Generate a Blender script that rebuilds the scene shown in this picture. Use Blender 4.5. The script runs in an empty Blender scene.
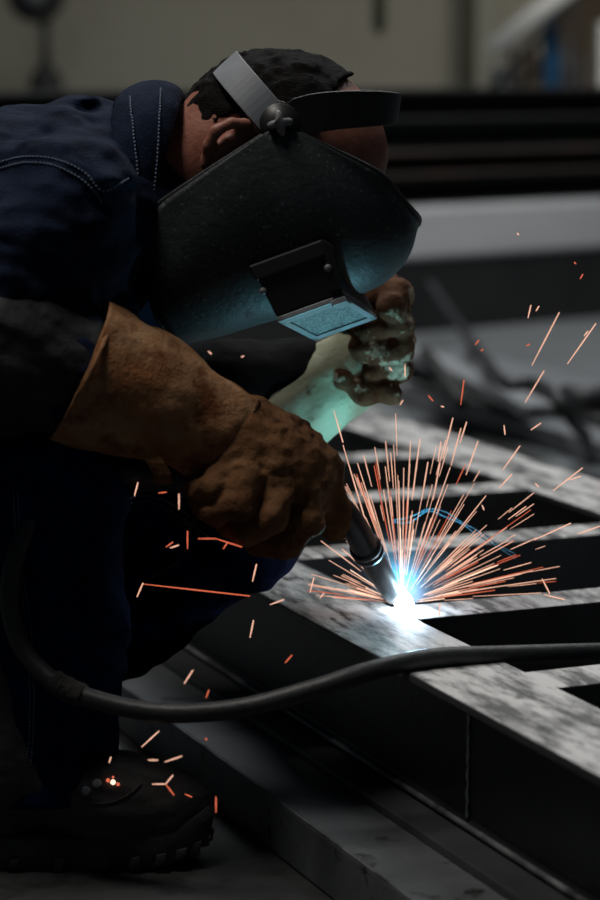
import bpy, bmesh, math, random
import numpy as np
from mathutils import Vector, Matrix
from mathutils.bvhtree import BVHTree

S = bpy.context.scene
COL = S.collection
random.seed(7)

# ------------------------------------------------------------------ camera
FPX, PITCH, CH = 2400.0, math.radians(9.1), 0.82
cp, sp = math.cos(PITCH), math.sin(PITCH)
cd = bpy.data.cameras.new('camera')
cam = bpy.data.objects.new('camera', cd); COL.objects.link(cam)
cam.location = (0, 0, CH)
cam.rotation_euler = (math.pi/2 - PITCH, 0, 0)
cd.sensor_fit = 'VERTICAL'; cd.sensor_height = 36.0; cd.sensor_width = 24.0
cd.lens = 36.0*FPX/900.0
cd.clip_start = 0.05; cd.clip_end = 100
cd.dof.use_dof = True; cd.dof.focus_distance = 2.53; cd.dof.aperture_fstop = 3.6
S.camera = cam

# ------------------------------------------------------------------ light
S.view_settings.view_transform = 'Standard'
try: S.view_settings.look = 'None'
except Exception: pass
S.view_settings.gamma = 1.0
S.view_settings.exposure = 0.0
S.view_settings.use_curve_mapping = False
S.cycles.use_denoising = True
S.cycles.max_bounces = 6
S.cycles.volume_bounces = 0
W = bpy.data.worlds.new('dim_hall'); S.world = W; W.use_nodes = True
W.node_tree.nodes['Background'].inputs[0].default_value = (0.55, 0.75, 1.0, 1)
W.node_tree.nodes['Background'].inputs[1].default_value = 0.022

def area(name, loc, target, size, power, color, shape='RECTANGLE', size_y=None):
    l = bpy.data.lights.new(name, 'AREA'); l.energy = power; l.color = color
    l.shape = shape; l.size = size
    if size_y: l.size_y = size_y
    o = bpy.data.objects.new(name, l); COL.objects.link(o)
    o.location = loc
    o.rotation_euler = (Vector(target)-Vector(loc)).to_track_quat('-Z', 'Y').to_euler()
    return o
# roof lights of the hall: one over the middle of the hall, one high on the left behind the camera
area('roof_light_rear', (0.6, 5.6, 4.2), (0.6, 5.2, 0), 3.0, 132, (0.95, 0.98, 1.0), size_y=2.0)
area('roof_light_front', (-1.0, 2.15, 3.4), (-0.15, 2.45, 0.5), 1.2, 46, (1.0, 0.95, 0.88))

area('rail_fill_light', (2.4, 8.6, 3.4), (1.35, 10.1, .9), 1.0, 34, (1.0, .97, .9))  # unseen fill lamp added to brighten the pale rail at the right

# ------------------------------------------------------------------ picture -> place
def P(px, py, Y):
    a, b = (px-300)/FPX, (450-py)/FPX
    t = Y/(cp+b*sp)
    return Vector((a*t, Y, CH+(b*cp-sp)*t))
def ray(px, py):
    a, b = (px-300)/FPX, (450-py)/FPX
    return Vector((a, cp+b*sp, -sp+b*cp)).normalized()
def G(px, py, z):
    a, b = (px-300)/FPX, (450-py)/FPX
    t = (z-CH)/(b*cp-sp)
    return Vector((a*t, (cp+b*sp)*t, z))
PX = 1.03*2.5/FPX            # one pixel in metres where the welder squats
CAMV = Vector((0, 0, CH))

# ------------------------------------------------------------------ mesh helpers
def link(name, me, mat, parent=None, smooth=True):
    o = bpy.data.objects.new(name, me); COL.objects.link(o)
    if mat is not None: me.materials.append(mat)
    if smooth:
        for p in me.polygons: p.use_smooth = True
    if parent is not None: par(o, parent)
    return o
def par(o, parent):
    o.parent = parent
    o.matrix_parent_inverse = wm(parent).inverted()
def wm(o):
    m = o.matrix_basis.copy() if not o.parent else wm(o.parent) @ o.matrix_parent_inverse @ o.matrix_basis
    return m
def mk(name, V, F, mat, parent=None, smooth=True):
    me = bpy.data.meshes.new(name)
    me.from_pydata([tuple(v) for v in V], [], F); me.validate(); me.update()
    return link(name, me, mat, parent, smooth)
def tag(o, label, cat=None, group=None, kind=None):
    if label: o['label'] = label
    if cat: o['category'] = cat
    if group: o['group'] = group
    if kind: o['kind'] = kind
    return o
def empty(name, loc, label, cat, group=None):
    o = bpy.data.objects.new(name, None); COL.objects.link(o); o.location = loc
    o.empty_display_size = 0.05
    return tag(o, label, cat, group)
def bevel(o, w, n=2):
    m = o.modifiers.new('bevel', 'BEVEL'); m.width = w; m.segments = n; m.limit_method = 'ANGLE'
    return o

def spline(pts, n):
    """Catmull-Rom through pts -> n points each gap"""
    p = [Vector(q) for q in pts]; p = [p[0]*2-p[1]] + p + [p[-1]*2-p[-2]]
    out = []
    for i in range(1, len(p)-2):
        for k in range(n):
            t = k/n
            a, b, c, d = p[i-1], p[i], p[i+1], p[i+2]
            out.append(0.5*((2*b)+(c-a)*t+(2*a-5*b+4*c-d)*t*t+(3*b-a-3*c+d)*t**3))
    out.append(p[-2]); return out
def tube_vf(pts, r, n=10, cap=True):
    pts = [Vector(p) for p in pts]
    m = len(pts); rad = r if isinstance(r, (list, tuple)) else [r]*m
    V, F = [], []
    t0 = (pts[1]-pts[0]).normalized()
    up = Vector((0, 0, 1)) if abs(t0.z) < .9 else Vector((1, 0, 0))
    s = t0.cross(up).normalized()
    for i, p in enumerate(pts):
        t = (pts[min(i+1, m-1)]-pts[max(i-1, 0)])
        t = t.normalized() if t.length > 1e-9 else t0
        s = (s-t*s.dot(t)); s = s.normalized() if s.length > 1e-6 else t.orthogonal().normalized()
        b = t.cross(s)
        for k in range(n):
            a = 2*math.pi*k/n
            V.append(p+(s*math.cos(a)+b*math.sin(a))*rad[i])
    for i in range(m-1):
        for k in range(n):
            F.append((i*n+k, i*n+(k+1) % n, (i+1)*n+(k+1) % n, (i+1)*n+k))
    if cap:
        F.append(tuple(reversed(range(n)))); F.append(tuple((m-1)*n+k for k in range(n)))
    return V, F
def tube(name, pts, r, mat, parent=None, n=10):
    V, F = tube_vf(pts, r, n); return mk(name, V, F, mat, parent)
def add(V, F, V2, F2):
    o = len(V); V += list(V2); F += [tuple(i+o for i in f) for f in F2]
def box_vf(c, ax, ay, az):
    c, ax, ay, az = map(Vector, (c, ax, ay, az))
    V = [c+ax*i+ay*j+az*k for i in (-1, 1) for j in (-1, 1) for k in (-1, 1)]
    F = [(0, 1, 3, 2), (4, 6, 7, 5), (0, 4, 5, 1), (2, 3, 7, 6), (0, 2, 6, 4), (1, 5, 7, 3)]
    if ax.cross(ay).dot(az) < 0: F = [tuple(reversed(f)) for f in F]
    return V, F
def box(name, c, ax, ay, az, mat, parent=None, bev=0.0):
    V, F = box_vf(c, ax, ay, az); o = mk(name, V, F, mat, parent, False)
    if bev: bevel(o, bev)
    return o
def prism(name, prof, o0, e1, e2, d, mat, parent=None, bev=0.0):
    """profile points (a,b) in axes e1,e2 at o0, swept along vector d"""
    o0, e1, e2, d = map(Vector, (o0, e1, e2, d)); n = len(prof)
    V = [o0+e1*a+e2*b for a, b in prof]+[o0+e1*a+e2*b+d for a, b in prof]
    F = [(i, (i+1) % n, n+(i+1) % n, n+i) for i in range(n)]+[tuple(reversed(range(n))), tuple(range(n, 2*n))]
    bm = bmesh.new(); vs = [bm.verts.new(v) for v in V]
    for f in F: bm.faces.new([vs[i] for i in f])
    bmesh.ops.recalc_face_normals(bm, faces=bm.faces[:])
    me = bpy.data.meshes.new(name); bm.to_mesh(me); bm.free()
    ob = link(name, me, mat, parent, False)
    if bev: bevel(ob, bev)
    return ob
def lathe(name, prof, base, axis, mat, parent=None, n=28):
    axis = Vector(axis).normalized(); s = axis.orthogonal().normalized(); b = axis.cross(s); base = Vector(base)
    V, F = [], []
    for r, h in prof:
        for k in range(n):
            a = 2*math.pi*k/n; V.append(base+axis*h+(s*math.cos(a)+b*math.sin(a))*r)
    for i in range(len(prof)-1):
        for k in range(n): F.append((i*n+k, i*n+(k+1) % n, (i+1)*n+(k+1) % n, (i+1)*n+k))
    F.append(tuple(reversed(range(n)))); F.append(tuple((len(prof)-1)*n+k for k in range(n)))
    o = mk(name, V, F, mat, parent); return o

# ------------------------------------------------------------------ soft bodies from distance fields
_rng = np.random.RandomState(3)
_lat = _rng.rand(32, 32, 32).astype(np.float32)*2-1
def vnoise(X, Y, Z, f):
    x, y, z = X*f+100, Y*f+100, Z*f+100
    xi, yi, zi = np.floor(x).astype(np.int32), np.floor(y).astype(np.int32), np.floor(z).astype(np.int32)
    fx, fy, fz = x-xi, y-yi, z-zi
    fx, fy, fz = [t*t*(3-2*t) for t in (fx, fy, fz)]
    def L(a, b, c): return _lat[(xi+a) & 31, (yi+b) & 31, (zi+c) & 31]
    c00 = L(0,0,0)*(1-fx)+L(1,0,0)*fx; c10 = L(0,1,0)*(1-fx)+L(1,1,0)*fx
    c01 = L(0,0,1)*(1-fx)+L(1,0,1)*fx; c11 = L(0,1,1)*(1-fx)+L(1,1,1)*fx
    return (c00*(1-fy)+c10*fy)*(1-fz)+(c01*(1-fy)+c11*fy)*fz
def smin(a, b, k):
    h = np.clip(.5+.5*(b-a)/k, 0, 1)
    return b*(1-h)+a*h-k*h*(1-h)
def caps(X, Y, Z, a, b, ra, rb, ys=1.0):
    """tapered capsule; ys<1 stretches it in depth"""
    a, b = np.array(a, np.float32), np.array(b, np.float32)
    d = b-a; dy = d*np.array([1, ys, 1]); L2 = float((dy*dy).sum())+1e-9
    px, py, pz = X-a[0], (Y-a[1])*ys, Z-a[2]
    t = np.clip((px*dy[0]+py*dy[1]+pz*dy[2])/L2, 0, 1)
    return np.sqrt((px-t*dy[0])**2+(py-t*dy[1])**2+(pz-t*dy[2])**2)-(ra+(rb-ra)*t)
def ell(X, Y, Z, c, ax, rad):
    c = np.array(c, np.float32); s = 0
    for e, r in zip(ax, rad):
        e = np.array(Vector(e).normalized(), np.float32)
        s = s+(((X-c[0])*e[0]+(Y-c[1])*e[1]+(Z-c[2])*e[2])/r)**2
    return (np.sqrt(s)-1)*min(rad)
def chain(X, Y, Z, pts, rad, k=.006, ys=1.0):
    d = None
    for i in range(len(pts)-1):
        e = caps(X, Y, Z, pts[i], pts[i+1], rad[i], rad[i+1], ys)
        d = e if d is None else smin(d, e, k)
    return d
def nets(fn, lo, hi, h):
    nx = [int(math.ceil((hi[i]-lo[i])/h))+1 for i in range(3)]
    ax = [np.float32(lo[i])+np.arange(nx[i], dtype=np.float32)*np.float32(h) for i in range(3)]
    X, Y, Z = np.meshgrid(*ax, indexing='ij')
    D = fn(X, Y, Z).astype(np.float32); del X, Y, Z
    D[0] = D[-1] = 1; D[:, 0] = D[:, -1] = 1; D[:, :, 0] = D[:, :, -1] = 1
    n = [k-1 for k in nx]
    acc = np.zeros((n[0], n[1], n[2], 3), np.float32); cnt = np.zeros(n, np.float32)
    I = D < 0
    for axis in range(3):
        sl0 = [slice(None)]*3; sl1 = [slice(None)]*3
        sl0[axis] = slice(0, -1); sl1[axis] = slice(1, None)
        d0, d1 = D[tuple(sl0)], D[tuple(sl1)]
        ch = I[tuple(sl0)] != I[tuple(sl1)]
        t = np.where(ch, d0/np.where(ch, d0-d1, 1), 0)
        oth = [i for i in range(3) if i != axis]
        for a in (0, 1):
            for b in (0, 1):
                s = [slice(None)]*3
                s[oth[0]] = slice(a, a+n[oth[0]]); s[oth[1]] = slice(b, b+n[oth[1]])
                c = ch[tuple(s)]; tt = t[tuple(s)]
                cnt += c
                acc[..., axis] += np.where(c, tt, 0)
                if a: acc[..., oth[0]] += c
                if b: acc[..., oth[1]] += c
    m = cnt > 0
    idx = -np.ones(n, np.int64); idx[m] = np.arange(m.sum())
    g = np.argwhere(m).astype(np.float32)
    V = (g+acc[m]/cnt[m][:, None])*h+np.array(lo, np.float32)
    F = []
    for axis in range(3):
        sl0 = [slice(None)]*3; sl1 = [slice(None)]*3
        sl0[axis] = slice(0, -1); sl1[axis] = slice(1, None)
        a, b = I[tuple(sl0)], I[tuple(sl1)]
        e = np.argwhere(a != b)
        o1, o2 = (axis+1) % 3, (axis+2) % 3
        e = e[(e[:, o1] > 0) & (e[:, o2] > 0) & (e[:, o1] < n[o1]) & (e[:, o2] < n[o2])]
        flip = a[e[:, 0], e[:, 1], e[:, 2]]
        q = []
        for d1, d2 in ((1, 1), (0, 1), (0, 0), (1, 0)):
            c = e.copy(); c[:, o1] -= d1; c[:, o2] -= d2
            q.append(idx[c[:, 0], c[:, 1], c[:, 2]])
        q = np.stack(q, 1); q[~flip] = q[~flip][:, ::-1]
        F.append(q)
    return V, np.concatenate(F)
def soft(name, fn, lo, hi, h, mat, parent=None, smooth_it=0):
    V, F = nets(fn, lo, hi, h)
    me = bpy.data.meshes.new(name)
    me.vertices.add(len(V)); me.vertices.foreach_set('co', V.astype(np.float32).ravel())
    me.loops.add(len(F)*4); me.loops.foreach_set('vertex_index', F.astype(np.int32).ravel())
    me.polygons.add(len(F)); me.polygons.foreach_set('loop_start', np.arange(len(F), dtype=np.int32)*4)
    me.update(calc_edges=True); me.validate()
    o = link(name, me, mat, parent)
    if smooth_it:
        m = o.modifiers.new('smooth', 'SMOOTH'); m.factor = .5; m.iterations = smooth_it
    return o
def bvh_of(*obs):
    V, F = [], []
    for o in obs:
        b = len(V); V += [v.co.copy() for v in o.data.vertices]
        F += [tuple(i+b for i in p.vertices) for p in o.data.polygons]
    return BVHTree.FromPolygons(V, F)
def onto(bvh, px, py, lift=.001, Y=2.45):
    d = ray(px, py); hit, nrm, i, dist = bvh.ray_cast(CAMV, d)
    if hit is None: return P(px, py, Y), -d
    if nrm.dot(d) > 0: nrm = -nrm
    return hit+nrm*lift, nrm

# ------------------------------------------------------------------ materials
def mat(name, c1, c2=None, rough=.6, metal=0.0, scale=8, detail=5, lo=.35, hi=.65, bump=0.0, bscale=60, stretch=(1,1,1),
        spec=.5, c3=None, s3=25, t3=(.6,.7), rough2=None, rot=(0,0,0)):
    m = bpy.data.materials.new(name); m.use_nodes = True
    N, Lk = m.node_tree.nodes, m.node_tree.links
    b = N['Principled BSDF']
    b.inputs['Roughness'].default_value = rough; b.inputs['Metallic'].default_value = metal
    b.inputs['Specular IOR Level'].default_value = spec
    b.inputs['Base Color'].default_value = (*c1, 1)
    tc = N.new('ShaderNodeTexCoord'); mp = N.new('ShaderNodeMapping'); mp.inputs['Scale'].default_value = stretch
    src = tc.outputs['Object']
    if any(rot):
        vr = N.new('ShaderNodeVectorRotate'); vr.rotation_type = 'Z_AXIS'; vr.inputs['Angle'].default_value = rot[2]
        Lk.new(src, vr.inputs['Vector']); src = vr.outputs[0]
    Lk.new(src, mp.inputs[0])
    def noise(sc, det):
        n = N.new('ShaderNodeTexNoise'); n.inputs['Scale'].default_value = sc; n.inputs['Detail'].default_value = det
        n.inputs['Roughness'].default_value = .65
        Lk.new(mp.outputs[0], n.inputs['Vector']); return n
    def step(src, a, bb):
        r = N.new('ShaderNodeMapRange'); r.inputs[1].default_value = a; r.inputs[2].default_value = bb
        Lk.new(src, r.inputs[0]); return r.outputs[0]
    def mix(f, a, bb):
        x = N.new('ShaderNodeMix'); x.data_type = 'RGBA'; Lk.new(f, x.inputs[0])
        for s, v in ((6, a), (7, bb)):
            if isinstance(v, tuple): x.inputs[s].default_value = (*v, 1)
            else: Lk.new(v, x.inputs[s])
        return x.outputs[2]
    col = None
    if c2 is not None:
        f = step(noise(scale, detail).outputs[0], lo, hi)
        col = mix(f, c1, c2)
        if rough2 is not None:
            rr = N.new('ShaderNodeMapRange'); rr.inputs[3].default_value = rough; rr.inputs[4].default_value = rough2
            Lk.new(f, rr.inputs[0]); Lk.new(rr.outputs[0], b.inputs['Roughness'])
    if c3 is not None:
        f = step(noise(s3, 4).outputs[0], *t3)
        col = mix(f, col if col is not None else c1, c3)
    if col is not None: Lk.new(col, b.inputs['Base Color'])
    if bump:
        n = noise(bscale, 4); bp = N.new('ShaderNodeBump'); bp.inputs['Strength'].default_value = bump
        bp.inputs['Distance'].default_value = .004
        Lk.new(n.outputs[0], bp.inputs['Height']); Lk.new(bp.outputs[0], b.inputs['Normal'])
    return m
def glow(name, col, st):
    m = bpy.data.materials.new(name); m.use_nodes = True; N = m.node_tree.nodes
    N.remove(N['Principled BSDF']); e = N.new('ShaderNodeEmission')
    e.inputs[0].default_value = (*col, 1); e.inputs[1].default_value = st
    m.node_tree.links.new(e.outputs[0], N['Material Output'].inputs[0]); return m

M = {}
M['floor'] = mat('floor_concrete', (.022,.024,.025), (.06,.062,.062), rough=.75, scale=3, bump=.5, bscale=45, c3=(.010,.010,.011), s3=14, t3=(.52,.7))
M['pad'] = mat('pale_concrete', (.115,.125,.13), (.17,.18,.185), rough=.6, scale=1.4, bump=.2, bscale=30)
M['wall'] = mat('hall_wall', (.30,.28,.215), (.36,.34,.27), rough=.9, scale=.9)
M['wall_dark'] = mat('brown_wall', (.10,.075,.05), (.16,.12,.08), rough=.9, scale=2)
M['pilaster'] = mat('pilaster_plaster', (.34,.33,.27), (.28,.27,.21), rough=.9, scale=2)
M['dark_post'] = mat('dark_painted_post', (.05,.05,.03), (.07,.065,.04), rough=.8, scale=3)
RZ = (0, 0, math.radians(67.2))
M['flange'] = mat('mill_scale_steel', (.62,.61,.60), (.10,.10,.10), rough=.6, metal=.15, scale=15, detail=10, lo=.43, hi=.60, bump=.25, bscale=70, stretch=(.8,3.0,1), c3=(.03,.03,.03), s3=12, t3=(.59,.66), rough2=.6, rot=RZ)
M['web'] = mat('shaded_web_steel', (.040,.043,.046), (.065,.068,.072), rough=.36, metal=.1, scale=6, bump=.2, bscale=50)
M['steel_dark'] = mat('dark_steel', (.025,.027,.03), (.045,.047,.05), rough=.42, metal=.5, scale=6, bump=.2, bscale=50)
M['bar'] = mat('floor_bar_steel', (.15,.16,.17), (.09,.095,.10), rough=.42, metal=.15, scale=7, bump=.25, bscale=60, c3=(.02,.02,.02), s3=22, t3=(.6,.68))
M['rust'] = mat('rusty_steel', (.045,.03,.022), (.02,.017,.015), rough=.8, scale=5)
M['black_steel'] = mat('black_steel', (.012,.012,.013), (.02,.02,.02), rough=.7, scale=5)
M['white_paint'] = mat('white_painted_steel', (.52,.52,.53), (.62,.62,.62), rough=.6, scale=1.2, c3=(.3,.3,.3), s3=1.5, t3=(.6,.75), stretch=(1,1,4))
M['plank'] = mat('plank_paint', (.30,.31,.32), (.22,.23,.24), rough=.5, scale=4)
M['grey_paint'] = mat('grey_bar', (.26,.27,.28), (.18,.19,.2), rough=.5, scale=4, metal=.3)
M['denim'] = mat('denim', (.0035,.0065,.017), (.011,.019,.042), rough=.9, scale=26, detail=8, bump=.5, bscale=260, spec=.1, c3=(.024,.038,.075), s3=9, t3=(.60,.85))
M['jeans'] = mat('jeans_denim', (.0025,.006,.020), (.008,.02,.07), rough=.95, scale=26, detail=8, bump=.4, bscale=260, spec=.06)
M['sleeve'] = mat('black_leather_sleeve', (.016,.017,.019), (.045,.046,.048), rough=.65, scale=18, detail=8, bump=.5, bscale=60, lo=.45, hi=.75, spec=.25)
M['sleeve_far'] = mat('sooty_sleeve', (.008,.008,.009), (.016,.016,.017), rough=.9, scale=18, spec=.05, bump=.4, bscale=60)
M['stitch'] = mat('pale_thread', (.12,.15,.22), rough=.9)
M['suede'] = mat('brown_suede', (.27,.11,.045), (.42,.25,.135), rough=.95, scale=16, detail=9, bump=.7, bscale=150, spec=.1, c3=(.15,.055,.022), s3=18, t3=(.50,.66))
M['suede_dark'] = mat('dark_brown_suede', (.11,.046,.021), (.19,.095,.045), rough=.95, scale=18, detail=9, bump=.7, bscale=150, spec=.1, c3=(.05,.02,.01), s3=24, t3=(.55,.7))
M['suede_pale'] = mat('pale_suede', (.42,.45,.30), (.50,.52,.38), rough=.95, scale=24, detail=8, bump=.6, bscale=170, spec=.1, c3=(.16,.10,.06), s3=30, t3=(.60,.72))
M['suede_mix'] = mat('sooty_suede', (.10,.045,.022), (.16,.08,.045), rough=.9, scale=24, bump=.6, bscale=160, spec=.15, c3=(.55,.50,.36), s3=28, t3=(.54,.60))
M['skin'] = mat('skin', (.36,.15,.10), (.28,.10,.065), rough=.5, scale=40, bump=.25, bscale=160)
M['hair'] = mat('dark_hair', (.0035,.003,.0028), (.008,.0065,.006), rough=.8, spec=.12, scale=40, bump=1.0, bscale=180, stretch=(1,3,3))
M['helmet'] = mat('black_fibre_helmet', (.016,.019,.021), (.032,.038,.041), rough=.52, scale=14, detail=8, bump=.25, bscale=120, c3=(.09,.12,.12), s3=210, t3=(.60,.70), spec=.3)
M['plastic'] = mat('black_plastic', (.012,.012,.013), rough=.45)
M['grey_plastic'] = mat('grey_plastic', (.20,.215,.24), (.28,.295,.32), rough=.4, scale=14)
M['knob'] = mat('grey_knob', (.14,.145,.15), (.2,.205,.21), rough=.5, scale=30)
M['glass'] = mat('spattered_filter_glass', (.05,.065,.07), (.10,.12,.125), rough=.5, scale=90, c3=(.30,.35,.35), s3=300, t3=(.50,.58))
M['rubber'] = mat('black_rubber', (.018,.019,.021), (.035,.036,.038), rough=.5, scale=12, bump=.3, bscale=70, c3=(.07,.07,.07), s3=35, t3=(.62,.75))
M['tape'] = mat('frayed_tape', (.03,.03,.03), (.05,.045,.04), rough=.85, scale=30, bump=1, bscale=90)
M['boot'] = mat('worn_boot_leather', (.035,.033,.032), (.075,.07,.066), rough=.6, scale=22, detail=8, bump=.5, bscale=90, spec=.3)
M['sole'] = mat('boot_sole', (.035,.032,.03), (.07,.065,.06), rough=.7, scale=20, bump=.4, bscale=60)
M['copper'] = mat('sooty_nozzle', (.02,.018,.017), (.04,.034,.03), rough=.5, metal=.2, scale=30)
M['worn_and_highlight'] = mat('worn_edge_and_highlight', (.30,.31,.32), (.06,.06,.065), rough=.35, metal=.3, scale=14, lo=.35, hi=.6)
M['seam'] = mat('weld_metal', (.45,.46,.48), (.3,.3,.32), rough=.35, metal=.8, scale=60)
M['scrap'] = mat('scrap_metal', (.05,.05,.05), (.2,.2,.2), rough=.5, metal=.2, scale=30)
M['blue'] = mat('blue_paint', (.05,.24,.50), (.04,.20,.44), rough=.5, scale=3)
M['galv'] = mat('galvanised_tube', (.92,.90,.84), (.85,.83,.78), rough=.35, metal=.0, scale=5)
M['buff'] = mat('buff_metal', (.42,.30,.20), (.34,.24,.16), rough=.5, scale=5)
M['strap'] = mat('dark_strap', (.02,.025,.012), (.03,.035,.018), rough=.9, scale=20)
M['smoke_thread'] = mat('thin_smoke', (.06,.2,.3), rough=.9)
M['spark'] = glow('hot_spark', (1.0,.54,.38), 1.0)
M['spark_red'] = glow('cooling_spark', (1.0,.20,.10), .7)
M['spark_hot'] = glow('bright_spark', (1.0,.68,.50), 1.6)
M['arc'] = glow('arc_plasma', (.75,.88,1.0), 60)

# ------------------------------------------------------------------ the hall
e_u = Vector((.387, -.922, 0)).normalized()          # along the frame, towards the camera
e_v = Vector((.922, .387, 0)).normalized()           # across the frame
EZ = Vector((0, 0, 1))
def UV(u, v, z): return e_u*u+e_v*v+EZ*z

def structure(o, label=None):
    o['kind'] = 'structure'
    if label: o['label'] = label
    return o
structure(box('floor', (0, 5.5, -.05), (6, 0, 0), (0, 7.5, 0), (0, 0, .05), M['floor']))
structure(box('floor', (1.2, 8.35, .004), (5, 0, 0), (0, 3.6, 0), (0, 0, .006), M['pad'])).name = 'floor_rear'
WY = 11.4
structure(box('wall_rear', P(160, -140, WY)-Vector((2.9, -.1, 0)), (4.72, 0, 0), (0, .1, 0), (0, 0, 2.2), M['wall']))
xr = P(470, 40, WY).x
structure(box('wall_rear_right', (xr+2.2, WY+1.2, 1.6), (2.4, 0, 0), (0, .1, 0), (0, 0, 2.2), M['wall_dark']))
structure(box('trim_1', (P(468, 40, WY).x, WY-.06, 1.2), (.035, 0, 0), (0, .05, 0), (0, 0, 2.0), M['dark_post']))
structure(box('trim_2', (P(485, 40, WY).x, WY-.02, 1.2), (.05, 0, 0), (0, .1, 0), (0, 0, 2.0), M['pilaster']))

# ------------------------------------------------------------------ stacked beams at the back
wdir = Vector((.788, .616, 0)).normalized(); wn = Vector((.616, -.788, 0)).normalized()  # wn faces the camera
b0 = G(400, 338, 0)
def ibeam_prof(w, h, tf, tw):
    a, c = w/2, tw/2
    return [(-a, 0), (a, 0), (a, tf), (c, tf), (c, h-tf), (a, h-tf), (a, h), (-a, h), (-a, h-tf), (-c, h-tf), (-c, tf), (-a, tf)]
def chan_prof(w, h, t):
    return [(0, 0), (w, 0), (w, t), (t, t), (t, h-t), (w, h-t), (w, h), (0, h)]
rows = [
  ('timber_baulk', [(0,0),(.24,0),(.24,.222),(0,.222)], 0, 0, 'black_steel', 'black baulk on the floor carrying the pale beam of the rear stack', 'baulk'),
  ('steel_beam', chan_prof(-.16,.165,.012), 0.222, .0, 'white_paint', 'long pale painted channel low in the rear stack of steel', 'beam'),
  ('steel_beam', ibeam_prof(.2,.085,.012,.012), .389, -.13, 'black_steel', 'black steel beam directly on the pale channel in the rear stack', 'beam'),
  ('steel_beam', ibeam_prof(.22,.08,.014,.012), .475, -.10, 'rust', 'rusty brown steel beam in the middle of the rear stack', 'beam'),
  ('steel_beam', ibeam_prof(.2,.085,.012,.012), .556, -.14, 'steel_dark', 'grey steel beam second from the top of the rear stack', 'beam'),
  ('steel_beam', ibeam_prof(.22,.10,.014,.012), .642, -.12, 'black_steel', 'topmost black steel beam of the rear stack, below the wall', 'beam'),
]
for nm, prof, z, off, mt, lab, cat in rows:
    o0 = b0-wdir*1.6+EZ*(z+.010)+wn*off
    if nm == 'timber_baulk': o0 = o0-wn*.24
    tag(prism(nm, prof, o0, wn, EZ, wdir*5.2, M[mt], None, .004), lab, cat)

# long flat bars on the floor beyond the frame, parallel to it
bars = [((600, 432), .07, .05, 'grey_paint', 'grey flat bar on the rear floor, nearest the welded frame'),
        ((600, 412), .05, .07, 'black_steel', 'black bar on the rear floor between two grey flat bars'),
        ((600, 391), .09, .055, 'grey_paint', 'broad grey flat bar on the rear floor behind the black bar'),
]
for i, (q, wd, ht, mt, lab) in enumerate(bars):
    c = G(q[0], q[1], ht+.01)
    tag(prism('steel_bar', [(-wd, 0), (wd, 0), (wd, ht), (-wd, ht)], c-e_u*.9-EZ*ht, e_v, EZ, e_u*2.1, M[mt], None, .006), lab, 'bar')
c = G(418, 350, .05)
tag(prism('steel_plank', [(-.035, 0), (.035, 0), (.035, .03), (-.035, .03)], G(412, 346, .13)-EZ*.03, Vector((.9, .45, 0)), EZ, G(540, 404, .13)-G(412, 346, .13), M['plank'], None, .006), 'pale plank lying diagonally on the rear floor beside the raised glove', 'plank')
tag(tube('power_cable', spline([P(430, 284, 7.12), P(446, 308, 6.95), P(466, 335, 6.6), G(485, 360, .16), G(505, 383, .18), G(535, 384, .18), G(556, 398, .18), G(575, 424, .12), G(590, 440, .03)], 8), .014, M['rubber']), 'black cable snaking over the pale rear floor', 'cable')
tag(tube('hose', spline([G(565, 395, .11), G(585, 398, .11), G(620, 394, .11)], 8), .025, M['rubber']), 'short black hose on the rear floor at the right edge', 'hose')

c = G(490, 396, .088)
tag(box('steel_plate', c+EZ*.004, e_u*.20, e_v*.11, (0, 0, .004), M['black_steel']), 'black plate lying across the flat bars on the rear floor', 'plate')
tag(prism('steel_strut', [(-.018, 0), (.018, 0), (.018, .03), (-.018, .03)], G(424, 358, .135), Vector((.7, .7, 0)), EZ, G(462, 412, .135)-G(424, 358, .135), M['black_steel'], None, .004), 'short black strut on the rear floor just right of the raised fist', 'strut')
# blurred things near the rear wall
hp = P(36, -6, 10.6); hb = P(46, 88, 10.6)
h = empty('chain_hoist', hp, 'dark round hoist hanging on a chain before the rear wall, upper left', 'hoist')
lathe('housing', [(.02, -.07), (.10, -.07), (.125, -.04), (.125, .04), (.10, .07), (.02, .07)], hp, (0, 1, 0), M['black_steel'], h)
lathe('hub', [(.01, -.10), (.04, -.10), (.04, -.06), (.01, -.06)], hp, (0, 1, 0), M['grey_paint'], h)
tube('chain', [P(45, 22, 10.6), hb+Vector((0, 0, .04))], .022, M['steel_dark'], h)
tube('upper_chain', [hp+Vector((0, 0, .1)), hp+Vector((0, 0, 1.2))], .02, M['steel_dark'], h)
lathe('hook_block', [(.01, -.11), (.05, -.09), (.075, -.02), (.07, .05), (.03, .10), (.01, .11)], hb, (0, 0, 1), M['black_steel'], h)
hk = [hb+Vector((.05*math.sin(a)+.02, 0, -.15-.05*math.cos(a))) for a in np.linspace(-2.6, 2.0, 12)]
tube('hook', hk, .016, M['black_steel'], h)
s0 = P(380, -160, 8.6); s1 = P(379, 34, 8.6)
V, F = tube_vf([s0, s0.lerp(s1, .5), s1-(s1-s0)*.05, s1], [.024, .026, .024, .014], 10)
tag(mk('lifting_sling', V, F, M['strap']), 'dark green sling hanging down before the rear wall', 'sling')
Yb = 10.2
tag(tube('blue_post', [P(551, -120, Yb), P(551, 110, Yb)], .038, M['blue']), 'bright blue post near the rear wall at upper right', 'post')
rl = empty('stair_rail', P(500, 60, Yb), 'pale sloping rail beside the blue post near the rear wall', 'rail')
tube('handrail', [P(492, 50, Yb-.2), P(560, -4, Yb-.2), P(620, -52, Yb-.2)], .045, M['galv'], rl)
tube('lower_rail', [P(488, 92, Yb-.2), P(566, 8, Yb-.2), P(620, -46, Yb-.2)], .018, M['black_steel'], rl)
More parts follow.
